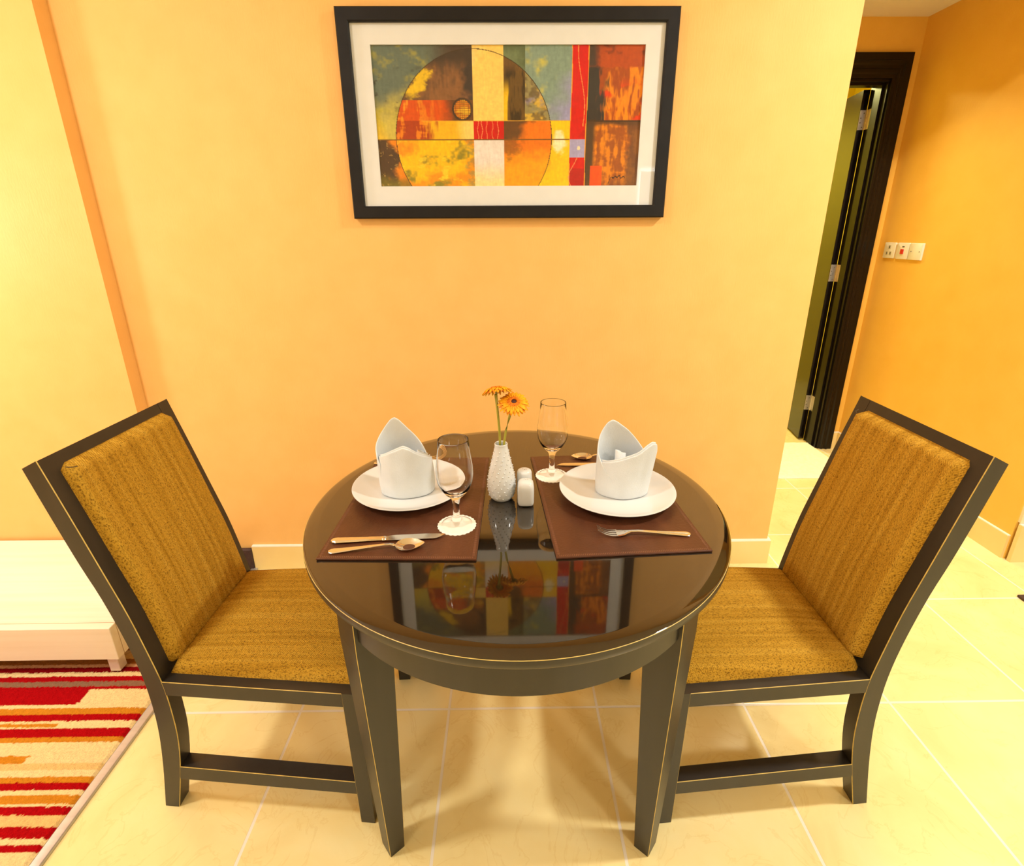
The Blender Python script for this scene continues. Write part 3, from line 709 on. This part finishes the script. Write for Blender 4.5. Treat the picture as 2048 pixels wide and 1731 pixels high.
chair.location = (-.8955, 1.1529, 0); chair.rotation_euler = (0, 0, -.027)
tag(chair, 'dark wooden dining chair with golden woven cushions left of the round table', 'chair', 'dining chairs at the round table')
chair2 = dup(chair); chair2.location = (.9304, 1.130, 0); chair2.rotation_euler = (0, 0, PI+.008)
chair2['label'] = 'dark wooden dining chair with golden woven cushions right of the round table'

# ------------------------------------------------------------------ place settings
TOP = TZ; PART_SCALE = K = .8875  # tabletop items are scaled down towards the camera, in size and position
def on_table(p): return (p[0]*K, p[1]*K)  # x and y pulled in towards the point below the camera
def placemat(loc, rz, label):
    e = empty('placemat', (*on_table(loc), TOP), rz); tag(e, label, 'placemat', 'placemats on the table')
    w_, h_ = .181, .274
    X, Y = np.meshgrid(np.linspace(-w_, w_, 60), np.linspace(-h_, h_, 80), indexing='ij')
    bm = boxes((-w_, w_, -h_, h_, .0004, .0052)); bevel(bm, .0012, None, 2)
    obj('mat', bm, 'placemat', e)
    bm = bmesh.new()
    k = 0; x = -w_+.008
    while x < w_-.008:
        box(bm, x, x+.0016, -h_+.004, -h_+.0095, .0050, .0056); x += .0042
    y = -h_+.012
    while y < h_-.01:
        for s in (-1, 1): box(bm, s*(w_-.0072)-.0028, s*(w_-.0072)+.0028, y, y+.0016, .0050, .0056)
        y += .0042
    o = obj('stitching', bm, 'stitch', e)
    return e
placemat((-.2445, 1.260), -.026, 'dark brown leather placemat on the left half of the table')
placemat((.2735, 1.268), .060, 'dark brown leather placemat on the right half of the table')
MZ = TOP+.0053*K
def plate_thing(loc, label):
    bm = bmesh.new()
    prof = [(0, .0035), (.085, .0035), (.10, .0055), (.125, .0105), (.1475, .0195), (.1565, .0235), (.1580, .0250), (.1575, .0262), (.1555, .0262), (.146, .0222), (.123, .0135), (.10, .0088), (.085, .0072), (0, .0068)]
    lathe(bm, prof, 120)
    lathe(bm, [(.080, 0), (.088, 0), (.090, .004)], 120); lathe(bm, [(.080, 0), (.079, .004)], 120)
    o = obj('dinner_plate', bm, 'china', None, True, 60); o.location = (*on_table(loc), MZ)
    tag(o, label, 'plate', 'dinner plates'); return o
plate_thing((-.2745, 1.310), 'white dinner plate on the left placemat')
plate_thing((.3025, 1.270), 'white dinner plate on the right placemat')

def napkin(loc, back, front, label, roll, a0=.073, b0=.055, rz=0):
    # back: upright wall running round the far side; front: lower wrapped wall with its own peak
    e = empty('folded_napkin', (*on_table(loc), MZ+.0088*K), rz); tag(e, label, 'napkin', 'folded napkins')
    def shell(nm, prof, rf, lean, slant=0, crease=None, nth=84, nh=26):
        bm = bmesh.new(); grid = []; th_a, th_b = prof[0][0], prof[-1][0]
        for i in range(nth+1):
            row = []
            for j in range(nh+1):
                q = j/nh; a_ = th_a+slant*(1-q)**1.3; th = a_+(th_b-a_)*i/nth
                H = interp(th, [(p[0], p[1]) for p in prof]); dr = interp(th, [(p[0], p[2]) for p in prof])
                z = H*q
                k = rf*(1+.03*math.sin(q*PI)) - .16*max(0, z-.03)/.12*.5
                if crease:
                    for c0, cw, ca in crease: k *= 1+ca*math.exp(-((th-c0)/cw)**2)*min(1, q*1.6)
                x = a0*k*math.cos(math.radians(th)) + dr*q**1.6; y = b0*k*math.sin(math.radians(th))
                x += lean[0]*(z/.15)**1.5; y += lean[1]*(z/.15)**1.5
                wv = .0012*math.sin(th*.09+q*3)+.0018*math.sin(th*.05+1.3)*q
                row.append(bm.verts.new((x*(1+wv*8), y+wv, z)))
            grid.append(row)
        for i in range(nth):
            for j in range(nh): bm.faces.new((grid[i][j], grid[i+1][j], grid[i+1][j+1], grid[i][j+1]))
        o = obj(nm, bm, 'linen', e, True)
        md = o.modifiers.new('thick', 'SOLIDIFY'); md.thickness = .0028; md.offset = -1
        md2 = o.modifiers.new('soft', 'SUBSURF'); md2.levels = md2.render_levels = 1
        return o
    shell('back_fold', *back); shell('front_fold', *front)
    lower = [(p[0], p[1]+.005, p[2]) for p in front[0]]
    shell('inner_fold', lower, front[1]*.945, *front[2:])
    # rolled end of the cloth showing inside the front wall
    pts = []
    for k in range(40):
        a = k/39*2.1*PI; r = .011+.0065*k/39; pts.append((roll[0]+r*math.cos(a+1), roll[1]+r*math.sin(a+1)))
    bm = bmesh.new(); lo = [bm.verts.new((x, y, .02)) for x, y in pts]; hi = [bm.verts.new((x, y, roll[2]-.020*(abs(i-16)/24)**1.5)) for i, (x, y) in enumerate(pts)]
    for k in range(39): bm.faces.new((lo[k], lo[k+1], hi[k+1], hi[k]))
    o = obj('rolled_end', bm, 'linen', e, True); md = o.modifiers.new('thick', 'SOLIDIFY'); md.thickness = .0028
    return e
napkin((-.280, 1.300), ([(-20, .085, 0), (10, .104, 0), (40, .136, 0), (70, .172, 0), (92, .199, .004), (101, .206, .004), (110, .200, .002), (135, .168, -.002), (165, .138, -.004), (190, .118, 0), (215, .09, 0)], .985, (-.012, -.010)),
       ([(176, .104, 0), (205, .113, 0), (235, .128, 0), (262, .143, 0), (274, .149, 0), (288, .143, 0), (315, .122, 0), (345, .106, 0), (372, .098, 0)], 1.03, (.002, -.004), 34, ((248, 16, .05), (300, 22, -.03))),
       'white linen napkin folded upright on the left plate', (.046, .006, .118))
napkin((.318, 1.282), ([(-30, .075, 0), (5, .095, 0), (40, .132, 0), (72, .170, 0), (98, .194, -.002), (108, .200, -.003), (120, .192, -.004), (145, .160, -.006), (172, .126, -.004), (195, .104, 0), (225, .07, 0), (262, .03, 0)], .985, (-.004, -.010)),
       ([(186, .094, -.006), (215, .100, -.002), (245, .112, .004), (275, .130, .010), (298, .148, .014), (312, .157, .016), (326, .152, .016), (345, .122, .014), (372, .102, .008)], 1.0, (.008, -.004), 62, ((300, 14, -.07), (268, 18, .04))),
       'white linen napkin folded upright on the right plate, its front fold lopsided', (-.012, -.006, .126))

def goblet(loc, z, label):
    bm = bmesh.new()
    out = [(0, .0005), (.036, .0005), (.0385, .0015), (.0385, .0030), (.030, .0055), (.016, .0095), (.0105, .013), (.0122, .0165), (.0105, .020), (.0082, .024), (.0078, .045), (.0082, .060), (.0105, .072), (.016, .080), (.0265, .090), (.0365, .105), (.0430, .122), (.0452, .142), (.0442, .162), (.0412, .185), (.0380, .208), (.0368, .2285), (.0364, .2300), (.0356, .2300), (.0353, .2285), (.0366, .208), (.0399, .185), (.0428, .162), (.0437, .142), (.0414, .122), (.0348, .1075), (.0240, .0945), (.0135, .0875), (.006, .0855), (0, .0850)]
    lathe(bm, out, 96)
    for f in bm.faces:
        c = f.calc_center_median(); f.material_index = 0 if c.z > .0100 else 1
    o = obj('water_goblet', bm, ['glass', 'thin_glass'], None, True); o.location = (*on_table(loc), z)
    tag(o, label, 'glass', 'stemmed glasses'); return o
def doily(loc, label):
    bm = bmesh.new(); n = 208; z = .0011
    ring = []; r0 = .0465
    c0 = bm.verts.new((0, 0, z))
    rings = []
    for rr, zz in ((.040, z), (.0425, z+.0006), (1, z)):
        rings.append([bm.verts.new(((rr if rr < 1 else r0+.0022*abs(math.sin(13*2*PI*i/n)))*math.cos(2*PI*i/n), (rr if rr < 1 else r0+.0022*abs(math.sin(13*2*PI*i/n)))*math.sin(2*PI*i/n), zz)) for i in range(n)])
    for i in range(n): bm.faces.new((c0, rings[0][i], rings[0][(i+1) % n]))
    for a, b_ in zip(rings, rings[1:]):
        for i in range(n): bm.faces.new((a[i], a[(i+1) % n], b_[(i+1) % n], b_[i]))
    o = obj('doily_coaster', bm, 'paper', None); o.location = (*on_table(loc), MZ)
    md = o.modifiers.new('thick', 'SOLIDIFY'); md.thickness = .0010; md.offset = -1
    tag(o, label, 'coaster', 'scalloped coasters'); return o
doily((-.1265, 1.124), 'white scalloped coaster under the front left glass')
doily((.1335, 1.393), 'white scalloped coaster under the rear right glass')
goblet((-.1265, 1.124), MZ+.0018*K, 'empty stemmed water glass at the front, on the left placemat')
goblet((.1335, 1.393), MZ+.0018*K, 'empty stemmed water glass at the back, on the right placemat')

# cutlery: sections (x, half width, z centre line, dish of the cross-section, thickness)
def strip_mesh(secs, nt=9):
    bm = bmesh.new(); rows = []
    for x, w_, z, dish, th in secs:
        top = []; bot = []
        for k in range(nt):
            q = -1+2*k/(nt-1); zz = z+dish*(q*q-1); edge = math.sqrt(max(0, 1-q**6))
            top.append(bm.verts.new((x, q*w_, zz+th*.5*edge))); bot.append(bm.verts.new((x, q*w_, zz-th*.5*edge)))
        rows.append(top+bot[::-1])
    for a, b_ in zip(rows, rows[1:]):
        n = len(a)
        for i in range(n): bm.faces.new((a[i], a[(i+1) % n], b_[(i+1) % n], b_[i]))
    bm.faces.new(rows[0]); bm.faces.new(rows[-1])
    bmesh.ops.remove_doubles(bm, verts=bm.verts, dist=1e-6)
    return bm
def resample(secs, n):
    xs = [s[0] for s in secs]; out = []
    t = np.linspace(0, len(secs)-1, n)
    for q in t: out.append(tuple(float(np.interp(q, range(len(secs)), [s[k] for s in secs])) for k in range(5)))
    return out
def handle(z0):
    return [(0, .0035, z0+.002, 0, .0018), (.004, .0082, z0+.002, 0, .003), (.010, .0100, z0+.002, 0, .0032), (.03, .0088, z0+.003, 0, .0032), (.06, .0066, z0+.005, 0, .0032), (.095, .0046, z0+.0075, 0, .0032), (.125, .0035, z0+.0095, 0, .0034)]
def spoon(loc, rz, label):
    secs = handle(.001) + [(.140, .0034, .0100, 0, .0034), (.148, .0046, .0085, .0004, .0026)]
    n = 14
    for k in range(n+1):
        q = k/n; x = .150+.068*q; w_ = .0255*math.sin(PI*(q**.80)*.985+.045)**.72
        secs.append((x, max(w_, .002), .0070+.001*q+.002*(q-.4)**2, .0105*math.sin(PI*min(1, q*.95+.04)), .0016))
    bm = strip_mesh(resample(secs, 90), 13)
    o = obj('spoon', bm, 'steel', None, True, 60); o.location = (*on_table(loc), MZ); o.rotation_euler = (0, 0, rz); tag(o, label, 'spoon', 'table spoons'); return o
def knife(loc, rz, label):
    e = empty('table_knife', (*on_table(loc), MZ), rz); tag(e, label, 'knife', 'table knives')
    secs = [(0, .004, .0045, 0, .004), (.004, .0085, .0045, 0, .007), (.012, .0105, .0045, 0, .008), (.05, .0090, .0045, 0, .0075), (.09, .0075, .0045, 0, .007), (.113, .0066, .0045, 0, .0066), (.118, .0066, .0045, 0, .0066), (.121, .0082, .0045, 0, .0072), (.126, .0082, .0045, 0, .0072), (.128, .0070, .0045, 0, .005)]
    obj('handle', strip_mesh(resample(secs, 50)), 'steel', e, True, 50)
    bm = bmesh.new(); n = 30; rows = []
    for i in range(n+1):
        q = i/n; x = .127+.141*q
        top = .0085+.0035*min(1, q*6) - .0045*max(0, q-.55)**2/.2
        lo = -.0082 - .001*math.sin(q*PI) + .0165*max(0, (q-.82)/.18)**1.6
        if q > .985: lo = max(lo, top-.004)
        rows.append([bm.verts.new((x, top, .0052)), bm.verts.new((x, lo, .0048)), bm.verts.new((x, lo, .0042)), bm.verts.new((x, top, .0032))])
    for a, b_ in zip(rows, rows[1:]):
        for k in range(4): bm.faces.new((a[k], a[(k+1) % 4], b_[(k+1) % 4], b_[k]))
    bm.faces.new(rows[0]); bm.faces.new(rows[-1])
    obj('blade', bm, 'steel', e)
    return e
def fork(loc, rz, label):
    secs = handle(.001) + [(.143, .0038, .0100, 0, .003), (.152, .0080, .0080, 0, .0022), (.160, .0120, .0060, .0006, .0020), (.172, .0145, .0048, .001, .0020), (.178, .0145, .0045, .001, .0020)]
    bm = strip_mesh(resample(secs, 60))
    for k in range(4):
        yc = -.0120+.008*k; sub = []
        for i in range(13):
            q = i/12; x = .176+.048*q; w_ = .0023*(1-.45*q); z = .0045+.014*q*q - .002*math.sin(q*PI)
            sub.append([bm.verts.new((x, yc*(1-.05*q)+dy*w_, z+dz*.0009)) for dy, dz in ((-1, -1), (1, -1), (1, 1), (-1, 1))])
        for a, b_ in zip(sub, sub[1:]):
            for j in range(4): bm.faces.new((a[j], a[(j+1) % 4], b_[(j+1) % 4], b_[j]))
        bm.faces.new(sub[0]); bm.faces.new(sub[-1])
    # raised rib at the end of the handle
    tube(bm, [(.006, .0, .0045), (.02, 0, .0054), (.05, 0, .0076), (.08, 0, .0095)], [.0022, .002, .0015, .0008], 8)
    o = obj('fork', bm, 'steel', None, True, 50); o.location = (*on_table(loc), MZ); o.rotation_euler = (0, 0, rz); tag(o, label, 'fork', 'table forks'); return o
knife((-.417, 1.054), .062, 'table knife lying on the left placemat beside the plate')
spoon((-.411, 1.014), .105, 'spoon lying in front of the knife on the left placemat')
fork((-.420, 1.487), .165, 'fork lying behind the left plate, partly hidden by the napkin')
fork((.440, 1.069), PI-.03, 'fork lying on the right placemat in front of the plate')
knife((.422, 1.462), PI+.0, 'table knife behind the right plate, partly hidden by the napkin')
spoon((.425, 1.520), PI+.02, 'spoon at the back of the right placemat, bowl beside the glass')

# ------------------------------------------------------------------ vase, flowers, shakers
VX, VY = on_table((-.0155, 1.270))
bm = bmesh.new()
vp = [(0, .0003), (.022, .0003), (.0285, .004), (.0345, .014), (.0378, .030), (.0386, .046), (.0372, .064), (.0335, .084), (.0283, .106), (.0228, .130), (.0185, .150), (.0176, .158), (.0178, .1625), (.0168, .1645), (.0150, .1635), (.0145, .158), (.0155, .148), (.018, .13), (.02, .11), (0, .10)]
lathe(bm, smooth_chain(vp[:14], 60)+vp[14:], 72)
for i in range(13):
    z = .014+.0108*i; r = interp(z, [(q[1], q[0]) for q in vp[2:13]])
    n = max(7, int(2*PI*r/.0165))
    for k in range(n):
        a = 2*PI*(k+.5*(i % 2))/n
        bmesh.ops.create_icosphere(bm, subdivisions=1, radius=.0024, matrix=Matrix.Translation((r*math.cos(a), r*math.sin(a), z)))
o = obj('bud_vase', bm, 'china', None, True, 50); o.location = (VX, VY, TOP); tag(o, 'white dotted bud vase holding two flowers at the table centre', 'vase')

def gerbera(pts, head, normal, R, label, droop):
    e = empty('gerbera', tuple(Vector((VX, VY, TOP))+K*Vector(pts[0]))); tag(e, label, 'flower', 'gerberas in the bud vase')
    bm = bmesh.new(); tube(bm, [Vector(p)-Vector(pts[0]) for p in pts], [.0032]*(len(pts)-1)+[.0042], 10); obj('stem', bm, 'stem', e, True)
    h = Vector(head)-Vector(pts[0]); nrm = Vector(normal).normalized()
    rot = nrm.to_track_quat('Z', 'Y').to_matrix().to_4x4(); T = Matrix.Translation(h) @ rot
    # petals
    V = []; Fc = []; Cc = []
    for ring, (n, Rr, lift, z0, seed) in enumerate(((24, 1.0, 0.0, -.001, 1), (22, .90, .12, .0012, 2), (24, .50, .35, .003, 3))):
        for k in range(n):
            a = 2*PI*(k+.5*ring+.25*random.random())/n; ln = R*Rr*(.94+.1*random.random()); wd = .0052*(1 if ring < 2 else .55); dr = droop*(.7+.6*random.random())
            i0 = len(V); ns = 7
            for s in range(ns):
                q = s/(ns-1); r = .007+(ln-.007)*q; w_ = wd*math.sin(PI*min(.97, .18+.66*q))*(1 if q < .95 else .55)
                z = z0 + lift*r*(1-q) + .0025*math.sin(q*PI*.8) - dr*q**2.4*.012
                for y, zz in ((-w_, .0009), (0, -.0006), (w_, .0009)):
                    V.append(T @ Vector((r*math.cos(a)-y*math.sin(a), r*math.sin(a)+y*math.cos(a), z+zz)))
                    base_c = srgb(238, 140, 12)*(1-q)+srgb(252, 186, 20)*q
                    if ring == 2: base_c = srgb(236, 132, 24)
                    if random.random() < .3 and q > .8: base_c = srgb(236, 130, 30)
                    Cc.append(base_c)
            for s in range(ns-1):
                for c_ in range(2):
                    b0 = i0+s*3+c_; Fc.append((b0, b0+1, b0+4, b0+3))
    me = bpy.data.meshes.new('petals'); me.from_pydata([tuple(v) for v in V], [], Fc); me.update()
    at = me.color_attributes.new('pigment', 'FLOAT_COLOR', 'POINT'); at.data.foreach_set('color', np.concatenate([np.array(Cc), np.ones((len(Cc), 1))], 1).astype(np.float32).ravel())
    o = link('petals', me, 'petal', e, True); md = o.modifiers.new('thick', 'SOLIDIFY'); md.thickness = .0005
    bm = bmesh.new(); lathe(bm, [(0, .0065), (.004, .0062), (.0075, .0045), (.0085, .001), (0, 0)], 24); bmesh.ops.transform(bm, matrix=T, verts=bm.verts); obj('flower_disc', bm, 'disc', e, True)
    bm = bmesh.new(); lathe(bm, [(0, -.012), (.004, -.011), (.008, -.006), (.011, -.0015), (0, -.001)], 20); bmesh.ops.transform(bm, matrix=T, verts=bm.verts); obj('calyx', bm, 'sepal', e, True)
    return e
gerbera([(.006, -.004, .112), (.008, -.004, .165), (.013, -.003, .20), (.022, -.002, .235), (.030, -.002, .268)], (.0345, -.004, .279), (.02, -.52, .85), .041, 'open orange gerbera facing forward in the bud vase', .6)
gerbera([(-.003, .004, .112), (-.003, .006, .165), (-.004, .008, .20), (-.008, .010, .25), (-.012, .012, .297)], (-.010, .014, .310), (-.12, .35, .93), .040, 'orange gerbera behind the front one, seen from its edge', .9)

def shaker(loc, h, label, name, domed):
    e = empty(name, (*on_table(loc), TOP)); tag(e, label, 'shaker', 'salt and pepper shakers')
    bm = bmesh.new()
    levels = [(.0030, .0185, .3), (.0045, .0205, .35), (.012, .0222, .4), (.045, .0222, .4), (h-.017, .0218, .45), (h-.008, .0200, .6), (h-.003, .0160, .8), (h-.0005, .0100, 1.0)]
    if domed: levels = [(.003, .018, .7), (.005, .020, .7), (.012, .0212, .8), (.050, .0212, .85), (h-.016, .0205, 1), (h-.008, .0200, 1), (h-.003, .0185, 1), (h-.001, .0150, 1)]
    n = 48; rows = []
    for z, r, k in levels:
        row = []
        for i in range(n):
            a = 2*PI*i/n; c_, s_ = math.cos(a), math.sin(a); p = 2/(k if k > .01 else .01) if k < 1 else 2
            p = min(p, 5); rad = r/((abs(c_)**p+abs(s_)**p)**(1/p)); row.append(bm.verts.new((rad*c_, rad*s_, z)))
        rows.append(row)
    for a, b_ in zip(rows, rows[1:]):
        for i in range(n): bm.faces.new((a[i], a[(i+1) % n], b_[(i+1) % n], b_[i]))
    bm.faces.new(rows[-1])
    bm.faces.new(rows[0]); obj('body', bm, 'china', e, True, 60)
    bm = bmesh.new(); lathe(bm, [(0, .0002), (.0165, .0002), (.0175, .0030), (0, .0032)], 32); obj('base_shadow', bm, 'shaker_shadow', e)  # thin dark disc added in place of the shadow under the body
    bm = bmesh.new()
    for dx, dy in ((0, 0), (.005, .002), (-.004, .004)): lathe(bm, [(0, h-.0012), (.0009, h-.0012), (.0009, h-.0001), (0, h-.0001)], 8, dx, dy)
    obj('pour_hole', bm, 'screw', e)
    return e
shaker((.0495, 1.236), .073, 'square white shaker in front, beside the bud vase', 'salt_shaker', False)
shaker((.0475, 1.283), .080, 'round topped white shaker half hidden behind the front shaker', 'pepper_shaker', True)
